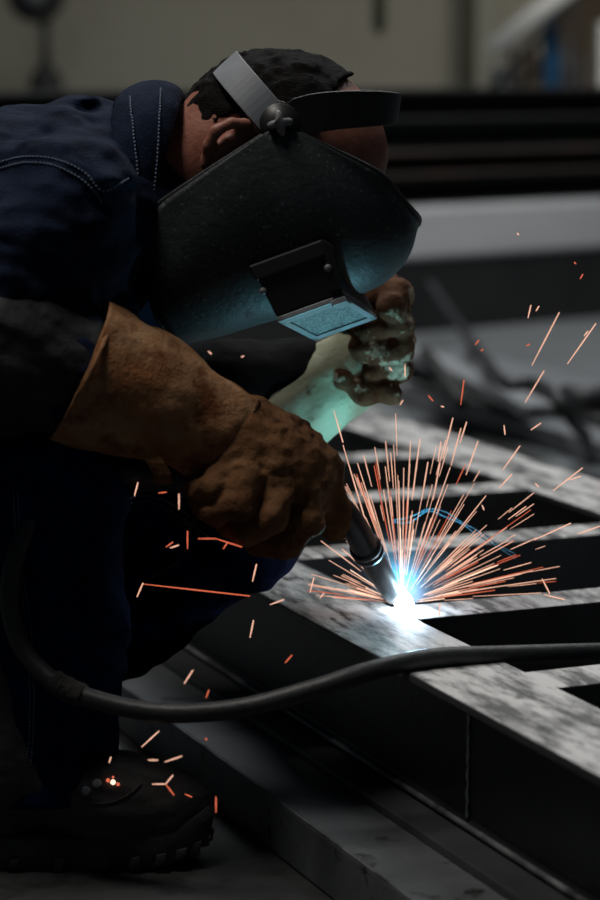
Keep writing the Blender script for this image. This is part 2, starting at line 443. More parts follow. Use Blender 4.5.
for px, y0, y1 in ((512, 36, 110), (575, -16, 110)):
    tube('rail_post', [P(px, y0, Yb-.2), P(px, y1, Yb-.2)], .016, M['rust'], rl)
for k, (px, py, r, mt, lab) in enumerate([(531, 48, .048, 'buff', 'bottle shape added for a buff highlight behind the sloping rail, left of the blue post'), (529, 66, .05, 'grey_paint', 'bottle shape added for a grey highlight below the buff one beside the blue post'),
                                          (572, 50, .05, 'grey_paint', 'bottle shape added for a grey highlight right of the blue post')]):
    c = P(px, py, Yb+.1+.14*k)  # bottle shapes made up to give blurred highlight discs
    tag(lathe('highlight_bottle', [(.01, -1.0 if k else -.9), (r*.95, -1.0 if k else -.9), (r, -.1), (r*.9, -.04), (r*.45, 0), (r*.42, .05), (.01, .055)], c, (0, 0, 1), M[mt]), lab, 'bottle')
tag(box('cabinet', (P(604, 70, Yb).x+.02, Yb, .5), (.05, 0, 0), (0, .08, 0), (0, 0, .5), M['galv'], None, .01), 'narrow pale cabinet at the right edge near the rear wall', 'cabinet')
tag(box('locker', (P(515, 72, Yb+.4).x, Yb+.4, .42), (.10, 0, 0), (0, .1, 0), (0, 0, .40), M['grey_paint'], None, .01), 'grey locker under the sloping rail near the rear wall', 'locker')

# ------------------------------------------------------------------ the welded frame
ZT, ZB = .226, .062
VN, FW = .994, .109
fr = empty('steel_truss', UV(-2.4, 1.3, .06), 'steel ladder frame being welded, rubbed grey on top, shade painted on its sides', 'frame')
def scraped_and_shaded(o):
    # top faces rubbed pale; shade on all other faces painted as darker steel
    o.data.materials.append(M['web'])
    for p in o.data.polygons: p.material_index = 0 if (p.normal.z > .9 and p.center.z > ZT-.012) else 1
    return o
def h_beam(name, v0, w, u0, u1, parent):
    """web, two flanges with the rolled fillets between them"""
    hh = ZT-ZB; tf, tw, r = .010, .008, .010
    a, c = w/2, tw/2
    half = [(a, 0), (a, tf), (c+r, tf), (c+r*.3, tf+r*.3), (c, tf+r), (c, hh-tf-r), (c+r*.3, hh-tf-r*.3), (c+r, hh-tf), (a, hh-tf), (a, hh)]
    prof = half+[(-x, y) for x, y in reversed(half)]
    return scraped_and_shaded(prism(name, prof, UV(u0, v0+w/2, ZB), e_v, EZ, e_u*(u1-u0), M['flange'], parent, .002))
nb = h_beam('near_beam', VN, FW, -5.2, -1.2, fr); nb.name = 'beam'
fb = h_beam('beam', 1.60, .13, -5.2, -1.2, fr)
for u in (-1.70, -2.02, -2.335, -2.68, -3.01, -3.33, -3.65, -3.97, -4.3):
    w, hgt, t = .066, .09, .006
    v0, v1 = VN+FW-.004, 1.604
    prof = [(-w/2, 0), (-w/2+t, 0), (-w/2+t, hgt-t), (w/2-t, hgt-t), (w/2-t, 0), (w/2, 0), (w/2, hgt), (-w/2, hgt)]
    scraped_and_shaded(prism('cross_bar', prof, UV(u, v0, ZT-hgt-.001), e_u, EZ, e_v*(v1-v0), M['flange'], fr, .002))
# vertical weld seam on the web and a bright highlight line along its foot
vw = VN+FW/2-.006
g0, g1 = G(461, 706, .2), G(472, 818, .09)
uu = -2.02
for q in (462,):
    d = ray(468, 760); t = (vw-CAMV.dot(e_v))/d.dot(e_v); hit = CAMV+d*t; uu = hit.dot(e_u)
seam_pts = [UV(uu+.001*math.sin(k*2.1), vw, ZB+.018+k*.0055) for k in range(25)]
tube('weld_seam', seam_pts, [.0022+.0006*math.sin(k*1.7) for k in range(25)], M['seam'], nb, 6)
tube('fillet_highlight', [UV(u, vw-.007, ZB+.0155) for u in np.linspace(-5, -1.3, 30)], .0035, M['worn_and_highlight'], nb, 6)  # bright strip laid in as the highlight on the lower fillet

bl = empty('floor_bar', UV(-2.4, 1.0, 0), 'dark rectangular steel tube on the floor under the frame', 'bar')
def rect_ring(name, v0, v1, z0, z1, u0, u1, t, m, parent):
    o = prism(name, [(0, 0), (v1-v0, 0), (v1-v0, z1-z0), (0, z1-z0)], UV(u0, v0, z0), e_v, EZ, e_u*(u1-u0), m, parent, .004)
    return o
rect_ring('tube', .914, 1.125, 0, ZB, -5.0, -1.25, .005, M['bar'], bl)
tube('worn_edge', [UV(u, .9155, ZB-.0015) for u in np.linspace(-4.9, -1.3, 30)], .0014, M['worn_and_highlight'], bl, 6)
rect_ring('end_plate', .914, 1.125, 0.0, ZB, -1.25, -1.24, .005, M['steel_dark'], bl)

# ------------------------------------------------------------------ the welder
person = empty('person', P(60, 863, 2.42), 'person crouching in dark denim, welding helmet and suede gauntlets at the steel frame', 'person')
HC = P(284, 142, 2.57)                        # middle of the skull
ef = Vector((.96, 0, -.28)).normalized()      # occiput -> forehead
eh = Vector((.28, 0, .96)).normalized()       # up through the crown
es = Vector((0, -1, 0))
def body_fn(X, Y, Z):
    d = ell(X, Y, Z, HC, (ef, es, eh), (.112, .080, .090))
    fc = HC+ef*.035-eh*.075
    d = smin(d, ell(X, Y, Z, fc, (ef, es, eh), (.072, .062, .075)), .03)       # jaw and face
    d = smin(d, caps(X, Y, Z, HC+ef*.105-eh*.045, HC+ef*.118-eh*.075, .010, .014), .012)  # nose
    d = smin(d, caps(X, Y, Z, HC+ef*.085-eh*.125+es*.02, HC+ef*.085-eh*.125-es*.02, .012, .012), .012)  # chin and lip
    for s in (-1, 1):
        d = np.maximum(d, -(ell(X, Y, Z, HC+ef*.103-eh*.04+es*.032*s, (ef, es, eh), (.010, .014, .010))))
    d = smin(d, caps(X, Y, Z, P(232, 150, 2.57), P(110, 200, 2.57), .056, .060), .03)     # neck
    d = smin(d, caps(X, Y, Z, P(50, 220, 2.57), P(-190, 270, 2.57), .085, .10, .6), .03) # trunk
    for s, pts, r in ((1, [P(62,220,2.43), P(-66,345,2.36), P(98,380,2.38), P(225,435,2.41)], [.045,.038,.035,.028]),
                      (1, [P(90,232,2.72), P(150,400,2.75), P(262,402,2.745), P(340,372,2.742)], [.045,.036,.028,.024]),
                      (1, [P(-190,400,2.46), P(52,486,2.43), P(55,780,2.42)], [.07,.045,.035]),
                      (1, [P(-190,380,2.68), P(240,532,2.575), P(-20,715,2.62)], [.07,.032,.035])):
        d = smin(d, chain(X, Y, Z, pts, r, .02), .02)
    # near ear
    ec = P(229, 143, 2.485)
    ring = None
    epts = [P(206,165,2.485), P(208,146,2.478), P(216,131,2.474), P(231,123,2.474), P(246,124,2.48), P(252,134,2.485)]
    e = chain(X, Y, Z, epts, [.005,.006,.0065,.006,.006,.005], .003)
    e = smin(e, caps(X, Y, Z, P(212,160,2.492), P(240,136,2.494), .013, .015), .005)
    e = smin(e, caps(X, Y, Z, P(222,158,2.482), P(228,140,2.482), .004, .004), .004)
    d = smin(d, e, .005)
    return d+vnoise(X, Y, Z, 40)*.0008
lo, hi = (-.62, 2.26, .02), (.16, 2.86, .90)
body = soft('body', body_fn, lo, hi, .0038, M['skin'], person)

def hair_fn(X, Y, Z):
    d = ell(X, Y, Z, HC+eh*.002+ef*.001, (ef, es, eh), (.114, .085, .0955))
    n = vnoise(X, Y, Z, 90)*.0022+vnoise(X*1, Y*1, Z*1, 170)*.0016
    d = d+n
    qx = 284+(X-HC.x)/PX; qy = 142-(Z-HC.z)/PX
    low = np.interp(qx, [150, 172, 186, 198, 208, 218, 236, 256, 275, 310, 345, 400], [150, 148, 146, 138, 128, 120, 116, 122, 140, 130, 76, 40]).astype(np.float32)
    cut = (qy-low)*PX*.8+n*2.5
    d = np.maximum(d, cut)
    nape = caps(X, Y, Z, P(222, 138, 2.57), P(196, 156, 2.57), .057, .050)+n
    return smin(d, np.maximum(nape, np.maximum(cut, (P(178, 0, 2.57).x-X)+n*3)), .01)
soft('hair', hair_fn, tuple(HC-Vector((.16, .12, .12))), tuple(HC+Vector((.14, .12, .13))), .0026, M['hair'], person)

# ---- jacket
def jacket_fn(X, Y, Z):
    torso = caps(X, Y, Z, P(66, 218, 2.58), P(-210, 262, 2.58), .122, .135, .60)
    # belly of the jacket hanging towards the thighs
    torso = smin(torso, caps(X, Y, Z, P(60, 262, 2.60), P(-60, 330, 2.6), .080, .10, .6), .05)
    a1 = chain(X, Y, Z, [P(62, 214, 2.42), P(-66, 345, 2.36), P(98, 380, 2.38)], [.078, .068, .058], .03)
    a2 = chain(X, Y, Z, [P(90, 228, 2.72), P(150, 400, 2.75), P(262, 402, 2.745), P(300, 393, 2.742)], [.072, .060, .046, .034], .03)
    d = smin(torso, a1, .025); d = smin(d, a2, .03)
    hem = caps(X, Y, Z, P(96, 196, 2.58), P(118, 190, 2.57), .092, .084, .75)
    d = smin(d, hem, .03)
    # lapel under the chin
    d = smin(d, caps(X, Y, Z, P(112, 220, 2.55), P(116, 322, 2.56), .030, .024, .5), .02)
    d = smin(d, chain(X, Y, Z, [P(108, 190, 2.475), P(124, 230, 2.475), P(128, 322, 2.48)], [.022, .022, .020], .01), .012)
    # folds
    f = vnoise(X*1.0+Z*.6, Y*.5, Z*1.0-X*.6, 16)*.010+vnoise(X*.8, Y*.6, Z*1.9, 34)*.006+vnoise(X, Y, Z, 70)*.0022+np.maximum(vnoise(X*.35+Z*.9, Y*.5, Z*.35-X*.2, 60), .1)*.006
    wr = np.sin((X*.55+Z*.85+Y*.2+vnoise(X, Y, Z, 9)*.03)*150)
    nearY = np.clip((2.52-Y)/.12, 0, 1)
    return d+f+np.maximum(wr, .2)*.0035*nearY
jacket = soft('jacket', jacket_fn, (-.62, 2.22, .36), (.06, 2.90, .90), .0036, M['denim'], person, 2)
jb = bvh_of(jacket)
# black sleeve guard over the near forearm
def guard_fn(X, Y, Z):
    d = chain(X, Y, Z, [P(-66, 345, 2.36), P(-10, 356, 2.37), P(80, 377, 2.378)], [.080, .078, .060], .03)
    f = vnoise(X*.6, Y*.6, Z*1.4+X*.9, 22)*.007+vnoise(X, Y, Z*1.6+X*.8, 46)*.0045+vnoise(X, Y, Z, 90)*.0015
    return d+f
guard = soft('sleeve_guard', guard_fn, (-.56, 2.24, .40), (-.17, 2.50, .72), .0034, M['sleeve'], person, 1)
def guard2_fn(X, Y, Z):
    d = chain(X, Y, Z, [P(160, 395, 2.75), P(240, 388, 2.745), P(300, 376, 2.742)], [.056, .052, .044], .02)
    return d+vnoise(X, Y, Z*1.4, 30)*.004+vnoise(X, Y, Z, 70)*.002
guard2 = soft('sleeve_guard', guard2_fn, (-.26, 2.66, .38), (.06, 2.84, .62), .0034, M['sleeve_far'], person, 1)
guard2['label'] = 'black sleeve guard on the far forearm'
guard['label'] = 'black leather sleeve guard on the near forearm'

def ring_loft(name, rings, mat_, parent, n=40, th=.003, cap=False):
    """rings: (image end a, image end b, depth, half depth, far shift px) ; elliptical sections"""
    V, F = [], []
    for (ax_, ay_), (bx, by), Yc, hd, sh in rings:
        A, B = P(ax_, ay_, Yc), P(bx, by, Yc); c = (A+B)/2; e = (A-B)/2
        side = Vector((0, -1, 0)); axis = e.normalized().cross(side)
        for k in range(n):
            a = 2*math.pi*k/n
            w = math.sin(a)
            V.append(c+e*math.cos(a)+side*hd*w+axis*(sh*PX)*(1-w)/2)
    m = len(rings)
    for i in range(m-1):
        for k in range(n): F.append((i*n+k, i*n+(k+1) % n, (i+1)*n+(k+1) % n, (i+1)*n+k))
    if cap: F.append(tuple((m-1)*n+k for k in range(n)))
    o = mk(name, V, F, mat_, parent)
    s = o.modifiers.new('sub', 'SUBSURF'); s.levels = 2; s.render_levels = 2
    s = o.modifiers.new('thick', 'SOLIDIFY'); s.thickness = th; s.offset = 0
    return o
def rumple(o, amp, size, name):
    t = bpy.data.textures.new(name, 'CLOUDS'); t.noise_scale = size; t.noise_depth = 2
    d = o.modifiers.new('rumple', 'DISPLACE'); d.texture = t; d.strength = amp; d.mid_level = .5; d.texture_coords = 'LOCAL'
    # rumple before thickening
    i = [m.name for m in o.modifiers].index('rumple')
    o.modifiers.move(i, 1) if len(o.modifiers) > 2 else None

col = ring_loft('collar', [((116, 104), (128, 318), 2.568, .112, 0), ((122, 92), (138, 312), 2.568, .114, 0), ((136, 84), (146, 302), 2.568, .110, 0),
                     ((155, 80), (146, 294), 2.568, .104, 0), ((174, 83), (143, 288), 2.568, .096, 0), ((185, 94), (139, 284), 2.568, .089, 0), ((178, 102), (136, 280), 2.568, .083, 0)], M['denim'], jacket, 36, .004)
rumple(col, .004, .03, 'collar_rumple')
def seam(name, pix, bvh, r, m, parent, n=10, lift=.0004, dash=False, Y=2.45):
    pts = []
    px = spline([Vector((a, b, 0)) for a, b in pix], n)
    pts = [onto(bvh, p.x, p.y, lift, Y)[0] for p in px]
    if not dash: return tube(name, pts, r, m, parent, 6)
    V, F = [], []
    # even stitches along the line
    L = [0]
    for a, b in zip(pts, pts[1:]): L.append(L[-1]+(b-a).length)
    def at(s):
        for i in range(len(L)-1):
            if L[i+1] >= s: return pts[i].lerp(pts[i+1], (s-L[i])/max(1e-6, L[i+1]-L[i]))
        return pts[-1]
    s = 0
    while s < L[-1]-.003:
        a, b = at(s), at(s+.0028); add(V, F, *tube_vf([a, (a+b)/2, b], r, 5)); s += .0042
    return mk(name, V, F, m, parent)
cb_ = bvh_of(col)
seam('collar_stitch', [(132, 100), (133, 130), (136, 165), (139, 205)], cb_, .0009, M['stitch'], col, 10, .0045, True)
seam('collar_stitch', [(160, 92), (158, 120), (155, 160), (150, 200)], cb_, .0009, M['stitch'], col, 10, .0045, True)
seam('shoulder_seam', [(-5, 170), (25, 163), (55, 166), (80, 178), (97, 194), (103, 206)], jb, .0009, M['stitch'], jacket, 10, .001, True)
seam('shoulder_seam', [(-5, 164), (25, 157), (57, 160), (84, 172), (101, 190), (116, 185), (130, 177)], jb, .0009, M['stitch'], jacket, 10, .001, True)

# ---- trousers
def tr_fn(X, Y, Z):
    d = chain(X, Y, Z, [P(-190, 380, 2.68), P(246, 532, 2.575)], [.11, .060], .03)
    d = smin(d, chain(X, Y, Z, [P(250, 538, 2.575), P(120, 615, 2.60), P(-20, 715, 2.62)], [.054, .062, .06], .03), .02)
    near = chain(X, Y, Z, [P(-190, 400, 2.46), P(52, 482, 2.43), P(55, 640, 2.42), P(54, 778, 2.42)], [.11, .074, .068, .066], .03)
    d = smin(d, near, .012)
    d = smin(d, caps(X, Y, Z, P(-170, 330, 2.58), P(-230, 400, 2.58), .14, .14, .7), .05)
    f = vnoise(X*.7, Y*.7, Z*1.2+X*.5, 18)*.007+vnoise(X, Y, Z*1.6, 40)*.004
    d = d+f
    zc = P(54, 792, 2.42).z
    cut = np.where(X > -10, zc-Z+.03*(X-P(54, 0, 2.4).x), 0)
    return np.maximum(d, cut)
trousers = soft('trousers', tr_fn, (-.62, 2.24, .05), (.06, 2.86, .62), .0038, M['jeans'], person, 2)
tb = bvh_of(trousers)
seam('pocket_seam', [(128, 498), (150, 496), (175, 506), (196, 522)], tb, .0008, M['stitch'], trousers, 10, .001, True)
seam('pocket_seam', [(130, 503), (150, 502), (172, 511), (192, 528)], tb, .0008, M['stitch'], trousers, 10, .001, True)
seam('pocket_seam', [(184, 518), (205, 534), (225, 546)], tb, .0008, M['stitch'], trousers, 10, .001, True)
seam('pocket_seam', [(186, 552), (172, 566), (150, 578)], tb, .0008, M['stitch'], trousers, 10, .001, True)
seam('side_seam', [(14, 492), (18, 560), (28, 640), (30, 720), (26, 780)], tb, .0008, M['stitch'], trousers, 12, .001, True)
seam('side_seam', [(18, 492), (22, 560), (32, 640), (34, 720), (30, 780)], tb, .0008, M['stitch'], trousers, 12, .001, True)

# ---- boots
def foot_outline(n=56):
    pts = []
    for k in range(n):
        a = 2*math.pi*k/n; x = math.cos(a); y = math.sin(a)
        L = .155*x
        w = .050+.006*x-.010*(1-abs(x))*(1 if y < 0 else .4)
        yy = math.copysign(abs(y)**.75, y)*w
        pts.append((math.copysign(abs(x)**.8, x)*.155, yy))
    return pts
def make_boot(tx, Yc, parent, label=None):
    base = P(tx, 863, Yc); base.z = 0; o = base-Vector((.155, 0, 0))
    def fn(X, Y, Z):
        x = X-o.x; y = Y-o.y
        d = ell(X, Y, Z, o+Vector((.085, 0, .055)), ((1,0,0),(0,1,0),(0,0,1)), (.070, .047, .050))
        d = smin(d, caps(X, Y, Z, o+Vector((.04, 0, .07)), o+Vector((-.06, 0, .12)), .046, .055), .04)
        d = smin(d, ell(X, Y, Z, o+Vector((-.085, 0, .06)), ((1,0,0),(0,1,0),(0,0,1)), (.06, .042, .06)), .03)
        d = smin(d, caps(X, Y, Z, o+Vector((-.06, 0, .12)), o+Vector((-.06, 0, .2)), .05, .05), .03)
        d = np.maximum(d, .022-Z)
        return d+vnoise(X, Y, Z, 45)*.002+vnoise(X*.6, Y, Z*2, 60)*.0015
    b = soft('boot', fn, tuple(o+Vector((-.17, -.08, .0))), tuple(o+Vector((.18, .08, .25))), .003, M['boot'], parent, 1)
    if label: b['label'] = label
    out = foot_outline(); n = len(out)
    V, F = [], []
    def lift(x): return .017*max(0, (x-.05)/.105)**2+.006*max(0, (-x-.09)/.065)
    levels = [(.0, .94), (.012, 1.0), (.026, 1.03), (.034, 1.0), (.036, .93)]
    for z, s in levels:
        for x, y in out:
            k = .012*(1 if z > .02 else 0)*max(0, x/.155)**2
            V.append(o+Vector((x*s, y*s, z+lift(x)+k)))
    for i in range(len(levels)-1):
        for k in range(n): F.append((i*n+k, i*n+(k+1) % n, (i+1)*n+(k+1) % n, (i+1)*n+k))
    F.append(tuple(reversed(range(n)))); F.append(tuple((len(levels)-1)*n+k for k in range(n)))
    # tread lugs round the edge
    for k in range(0, n, 2):
        x, y = out[k]
        if -.03 < x < -.005: continue
        h_ = .006+.002*math.sin(k*1.7)
        add(V, F, *box_vf(o+Vector((x*.985, y*.975, .010+lift(x))), (.0052, 0, .0008), (0, .0045, 0), (.0012, 0, h_)))
    so = bevel(mk('sole', V, F, M['sole'], b, True), .0018)
    return b, o
boot, bo = make_boot(211, 2.41, person, 'scuffed black work boot flat on the floor')
far_boot, fo = make_boot(95, 2.63, person)
bb = bvh_of(boot)
seam('welt_seam', [(40, 826), (48, 812), (62, 798), (76, 790)], bb, .0012, M['boot'], boot, 8, .001)
seam('toe_seam', [(74, 792), (88, 802), (110, 803), (130, 794), (141, 784)], bb, .0014, M['boot'], boot, 8, .001)
for q in ((86, 791), (97, 784)):
    c, n_ = onto(bb, q[0], q[1], .001, 2.38)
    lathe('eyelet', [(.0015, 0), (.0045, 0), (.0048, .002), (.002, .0025)], c, n_, M['grey_plastic'], boot, 14)

# ---- near gauntlet (brown) and its hand
def hand_r(X, Y, Z):
    d = chain(X, Y, Z, [P(232, 446, 2.405), P(268, 466, 2.415), P(298, 486, 2.42)], [.046, .046, .036], .03, .8)
    d = smin(d, caps(X, Y, Z, P(250, 430, 2.43), P(300, 455, 2.45), .030, .026), .025)
    th = chain(X, Y, Z, [P(290, 445, 2.45), P(318, 474, 2.455), P(330, 508, 2.46), P(334, 530, 2.465)], [.028, .024, .019, .012], .012)
    d = smin(d, th, .014)
    f1 = chain(X, Y, Z, [P(300, 484, 2.395), P(306, 520, 2.378), P(288, 543, 2.385), P(256, 548, 2.41)], [.023, .0185, .016, .011], .006)
    f2 = chain(X, Y, Z, [P(272, 488, 2.365), P(272, 518, 2.345), P(246, 530, 2.355), P(222, 522, 2.38)], [.023, .018, .0155, .011], .006)
    f3 = chain(X, Y, Z, [P(244, 480, 2.352), P(238, 504, 2.332), P(218, 511, 2.342), P(198, 505, 2.365)], [.022, .0175, .0145, .0105], .006)
    f4 = chain(X, Y, Z, [P(224, 470, 2.362), P(214, 487, 2.342), P(202, 491, 2.35), P(190, 486, 2.37)], [.019, .014, .0115, .009], .006)
    for f in (f1, f2, f3, f4): d = smin(d, f, .004)
    w = vnoise(X*1.2+Z*.5, Y, Z*1.5-X*.8, 38)*.0036+vnoise(X, Y, Z*2, 80)*.0018
    return d+w
glove = soft('glove', hand_r, (-.14, 2.28, .24), (.07, 2.54, .50), .0022, M['suede_dark'], person, 1)
glove['label'] = 'brown suede glove gripping the torch'
cuff = ring_loft('cuff', [((118, 307), (58, 438), 2.375, .066, -18), ((124, 310), (66, 441), 2.376, .066, -14), ((150, 326), (108, 452), 2.38, .064, -5), ((186, 350), (152, 461), 2.39, .060, 0), ((222, 376), (182, 470), 2.40, .056, 0), ((246, 394), (204, 476), 2.405, .053, 0), ((258, 403), (220, 482), 2.41, .050, 0)], M['suede'], glove, 36, .004)
rumple(cuff, .016, .05, 'cuff_rumple')
tube('cuff_hem', [P(118+(58-118)*t+9*math.sin(t*math.pi)*.3, 307+(438-307)*t, 2.375-.071*math.sin(math.pi*t)) for t in np.linspace(0.02, .98, 20)], .0026, M['suede'], glove, 8)
def fold_fn(X, Y, Z):
    d = chain(X, Y, Z, [P(94, 326, 2.425), P(104, 317, 2.415), P(118, 314, 2.395), P(131, 325, 2.375)], [.006, .010, .010, .006], .008)
    return d+vnoise(X, Y, Z, 70)*.002
fo_ = soft('cuff_fold', fold_fn, (-.26, 2.34, .62), (-.15, 2.46, .72), .0024, M['suede'], glove, 1)
gb = bvh_of(glove)
pull = [P(151, 456, 2.335), P(156, 463, 2.332), P(162, 474, 2.332), P(163, 484, 2.336)]
V, F = [], []
for i, p in enumerate(pull):
    for dx, dy in ((-.009, -.0015), (.009, -.0015), (.009, .0015), (-.009, .0015)): V.append(p+Vector((dx, dy, 0)))
for i in range(3):
    for k in range(4): F.append((i*4+k, i*4+(k+1) % 4, i*4+4+(k+1) % 4, i*4+4+k))
F += [(3, 2, 1, 0), (12, 13, 14, 15)]
mk('pull_tab', V, F, M['suede_dark'], glove, False)

# ---- far gauntlet (pale, lit green) and its hand
def hand_l(X, Y, Z):
    d = chain(X, Y, Z, [P(338, 368, 2.745), P(374, 344, 2.745)], [.030, .032], .02, .8)
    fing = [([P(352,312,2.742), P(376,288,2.75), P(396,296,2.72), P(388,310,2.690)], [.024,.024,.020,.016]),
            ([P(362,322,2.74), P(394,316,2.745), P(398,326,2.705), P(368,330,2.688)], [.022,.019,.017,.016]),
            ([P(362,342,2.74), P(397,340,2.745), P(398,346,2.705), P(366,348,2.690)], [.022,.018,.017,.016]),
            ([P(360,362,2.745), P(392,362,2.745), P(396,368,2.71), P(374,372,2.700)], [.020,.017,.016,.014]),
            ([P(340,378,2.715), P(366,390,2.705), P(388,392,2.700)], [.022,.018,.014])]
    for p, r in fing: d = smin(d, chain(X, Y, Z, p, r, .008), .0045)
    w = vnoise(X, Y, Z, 45)*.004+vnoise(X, Y, Z, 95)*.002
    return d+w
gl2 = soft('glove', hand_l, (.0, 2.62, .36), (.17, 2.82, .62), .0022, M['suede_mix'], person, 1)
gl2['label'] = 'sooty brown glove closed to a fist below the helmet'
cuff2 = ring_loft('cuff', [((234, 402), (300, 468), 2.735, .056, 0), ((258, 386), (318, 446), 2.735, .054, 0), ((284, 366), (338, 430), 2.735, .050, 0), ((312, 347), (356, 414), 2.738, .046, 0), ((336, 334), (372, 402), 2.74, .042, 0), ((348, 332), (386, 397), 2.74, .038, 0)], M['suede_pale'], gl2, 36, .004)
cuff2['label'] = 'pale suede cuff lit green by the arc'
rumple(cuff2, .010, .035, 'cuff_rumple_b')
hem = []
for t in np.linspace(.03, .97, 20):
    hem.append(P(312+(352-312)*t-7*math.sin(math.pi*t), 351+(412-351)*t+2*math.sin(math.pi*t), 2.738-.046*math.sin(math.pi*t)))
tube('cuff_seam', hem, .0014, M['suede_pale'], gl2, 6)

# ---- welding helmet
KN = P(289.4, 145.3, 2.565)                     # pivot axis, in the plane of symmetry
ROLL = math.radians(14)
def hax():
    up = Vector((.94, 0, .34)).normalized(); fr_ = Vector((.34, 0, -.94)).normalized(); sd = Vector((0, -1, 0))
    q = Matrix.Rotation(ROLL, 3, up)
    return up, q @ fr_, q @ sd
hu, hf, hs = hax()
if hf.y > 0:
    q = Matrix.Rotation(-2*ROLL, 3, hu); hf = q @ hf; hs = q @ hs
HS = 1.03*2.565/FPX
tab = [(36, 162), (40, 162), (44, 161), (48, 148), (52, 143), (56, 147), (60, 152), (64, 155), (68, 157), (72, 158), (76, 158), (80, 157), (84, 156), (88, 155), (92, 155), (96, 156), (100, 158), (104, 160), (108, 162), (112, 163), (116, 167), (120, 172), (124, 179), (128, 188), (132, 197), (136, 208), (140, 220), (144, 233), (148, 237), (152, 235), (156, 233), (160, 231), (164, 233), (168, 237)]
def Rf(deg):
    for (a, r), (b, s) in zip(tab, tab[1:]):
        if a <= deg <= b: return r+(s-r)*(deg-a)/(b-a)
    return tab[0][1] if deg < tab[0][0] else tab[-1][1]
HWID = 98
def hpoint(deg, al):
    n = 2.35
    s = math.copysign(abs(math.sin(al))**(2/n), math.sin(al)); r = abs(math.cos(al))**(2/n)
    R = Rf(deg)*r; a = math.radians(deg)
    wid = HWID*(1-.18*max(0, (75-deg)/40)*r)
    return KN+(hu*(math.cos(a)*R)+hf*(math.sin(a)*R)+hs*(s*wid))*HS
NA, NB = 61, 40
V, F = [], []
for i in range(NA):
    al = -math.pi/2+math.pi*(i+.0)/(NA-1)
    al = max(-math.pi/2+.02, min(math.pi/2-.02, al))
    q = abs(math.cos(al))**(2/2.35)
    qq = max(0., min(1., (q-.55)/.45)); qq = qq*qq*(3-2*qq)
    d0 = 44+6*qq; d1 = 168-27*qq
    for j in range(NB): V.append(hpoint(d0+(d1-d0)*j/(NB-1), al))
for i in range(NA-1):
    for j in range(NB-1): F.append((i*NB+j, i*NB+j+1, (i+1)*NB+j+1, (i+1)*NB+j))
helmet = mk('welding_helmet', V, F, M['helmet'], person)
helmet['label'] = 'black welding helmet with lifted-front filter window'
hb_ = bvh_of(helmet)
sm = helmet.modifiers.new('smooth', 'SMOOTH'); sm.factor = .5; sm.iterations = 3
so = helmet.modifiers.new('thick', 'SOLIDIFY'); so.thickness = .004; so.offset = -1
# rolled rim
rim = [V[i*NB] for i in range(NA)]
tube('rim', rim, .0026, M['plastic'], helmet, 8)
rim = [V[i*NB+NB-1] for i in range(NA)]
tube('rim', rim, .0026, M['helmet'], helmet, 8)

# window housing on the front: pixels of its near face and its underside
def quad_box(name, top, depth0, mat_, parent, bev=.003):
    """eight corners given"""
    F_ = [(0,1,2,3), (7,6,5,4), (0,4,5,1), (1,5,6,2), (2,6,7,3), (3,7,4,0)]
    bm = bmesh.new(); vs = [bm.verts.new(v) for v in top]
    for f in F_: bm.faces.new([vs[i] for i in f])
    bmesh.ops.recalc_face_normals(bm, faces=bm.faces[:])
    me = bpy.data.meshes.new(name); bm.to_mesh(me); bm.free()
    o = link(name, me, mat_, parent, False)
    if bev: bevel(o, bev)
    return o
Yn = min(onto(hb_, a_, b_, 0)[0].y for a_, b_ in ((262, 272), (290, 268), (325, 255), (280, 300), (330, 285)))-.012; print('Yn', Yn)
nearq = [P(252, 268, Yn), P(327, 242, Yn), P(343, 293, Yn-.004), P(276, 317, Yn-.004)]
offv = P(313, 336, 2.60)-P(276, 317, Yn-.004)
farq = [nearq[0]+Vector((.012, .12, -.004)), nearq[1]+Vector((.012, .12, -.004)), nearq[2]+offv, nearq[3]+offv]
quad_box('window_housing', nearq+farq, 0, M['plastic'], helmet)
# raised lip and hinge along the top of the housing
quad_box('hinge', [P(248,266,Yn-.004), P(322,239,Yn-.004), P(329,254,Yn-.006), P(256,281,Yn-.006), P(248,266,Yn+.02), P(322,239,Yn+.02), P(329,254,Yn+.02), P(256,281,Yn+.02)], 0, M['plastic'], helmet, .002)
quad_box('latch', [P(322,238,Yn-.008), P(334,246,Yn-.008), P(342,288,Yn-.010), P(330,292,Yn-.010), P(322,238,Yn+.03), P(334,246,Yn+.03), P(342,288,Yn+.03), P(330,292,Yn+.03)], 0, M['plastic'], helmet, .002)
lathe('rivet', [(.001, 0), (.004, 0), (.0035, .002), (.001, .003)], P(328, 268, Yn-.009), (0, -1, 0), M['knob'], helmet, 14)
lathe('rivet', [(.001, 0), (.004, 0), (.0035, .002), (.001, .003)], P(263, 291, Yn-.003), (0, -1, 0), M['knob'], helmet, 14)
# filter glass on the underside with its frame
b3, b2 = nearq[3], nearq[2]; f3, f2 = farq[3], farq[2]
nn = (b2-b3).cross(f3-b3).normalized()
if nn.z > 0: nn = -nn
def bl_(s, t, d): return (b3*(1-s)+b2*s)*(1-t)+(f3*(1-s)+f2*s)*t+nn*d
def slab(name, s0, s1, t0, t1, d0, d1, m, parent):
    c = [bl_(s0,t0,d0), bl_(s1,t0,d0), bl_(s1,t1,d0), bl_(s0,t1,d0), bl_(s0,t0,d1), bl_(s1,t0,d1), bl_(s1,t1,d1), bl_(s0,t1,d1)]
    return quad_box(name, c, 0, m, parent, .0008)
slab('filter_glass', .10, .90, .14, .88, .001, .004, M['glass'], helmet)
for a in ((0, 1, 0, .14), (0, 1, .88, 1.0), (0, .10, .0, 1), (.90, 1, 0, 1)):
    slab('glass_frame', a[0], a[1], a[2], a[3], .0005, .006, M['grey_plastic'], helmet)
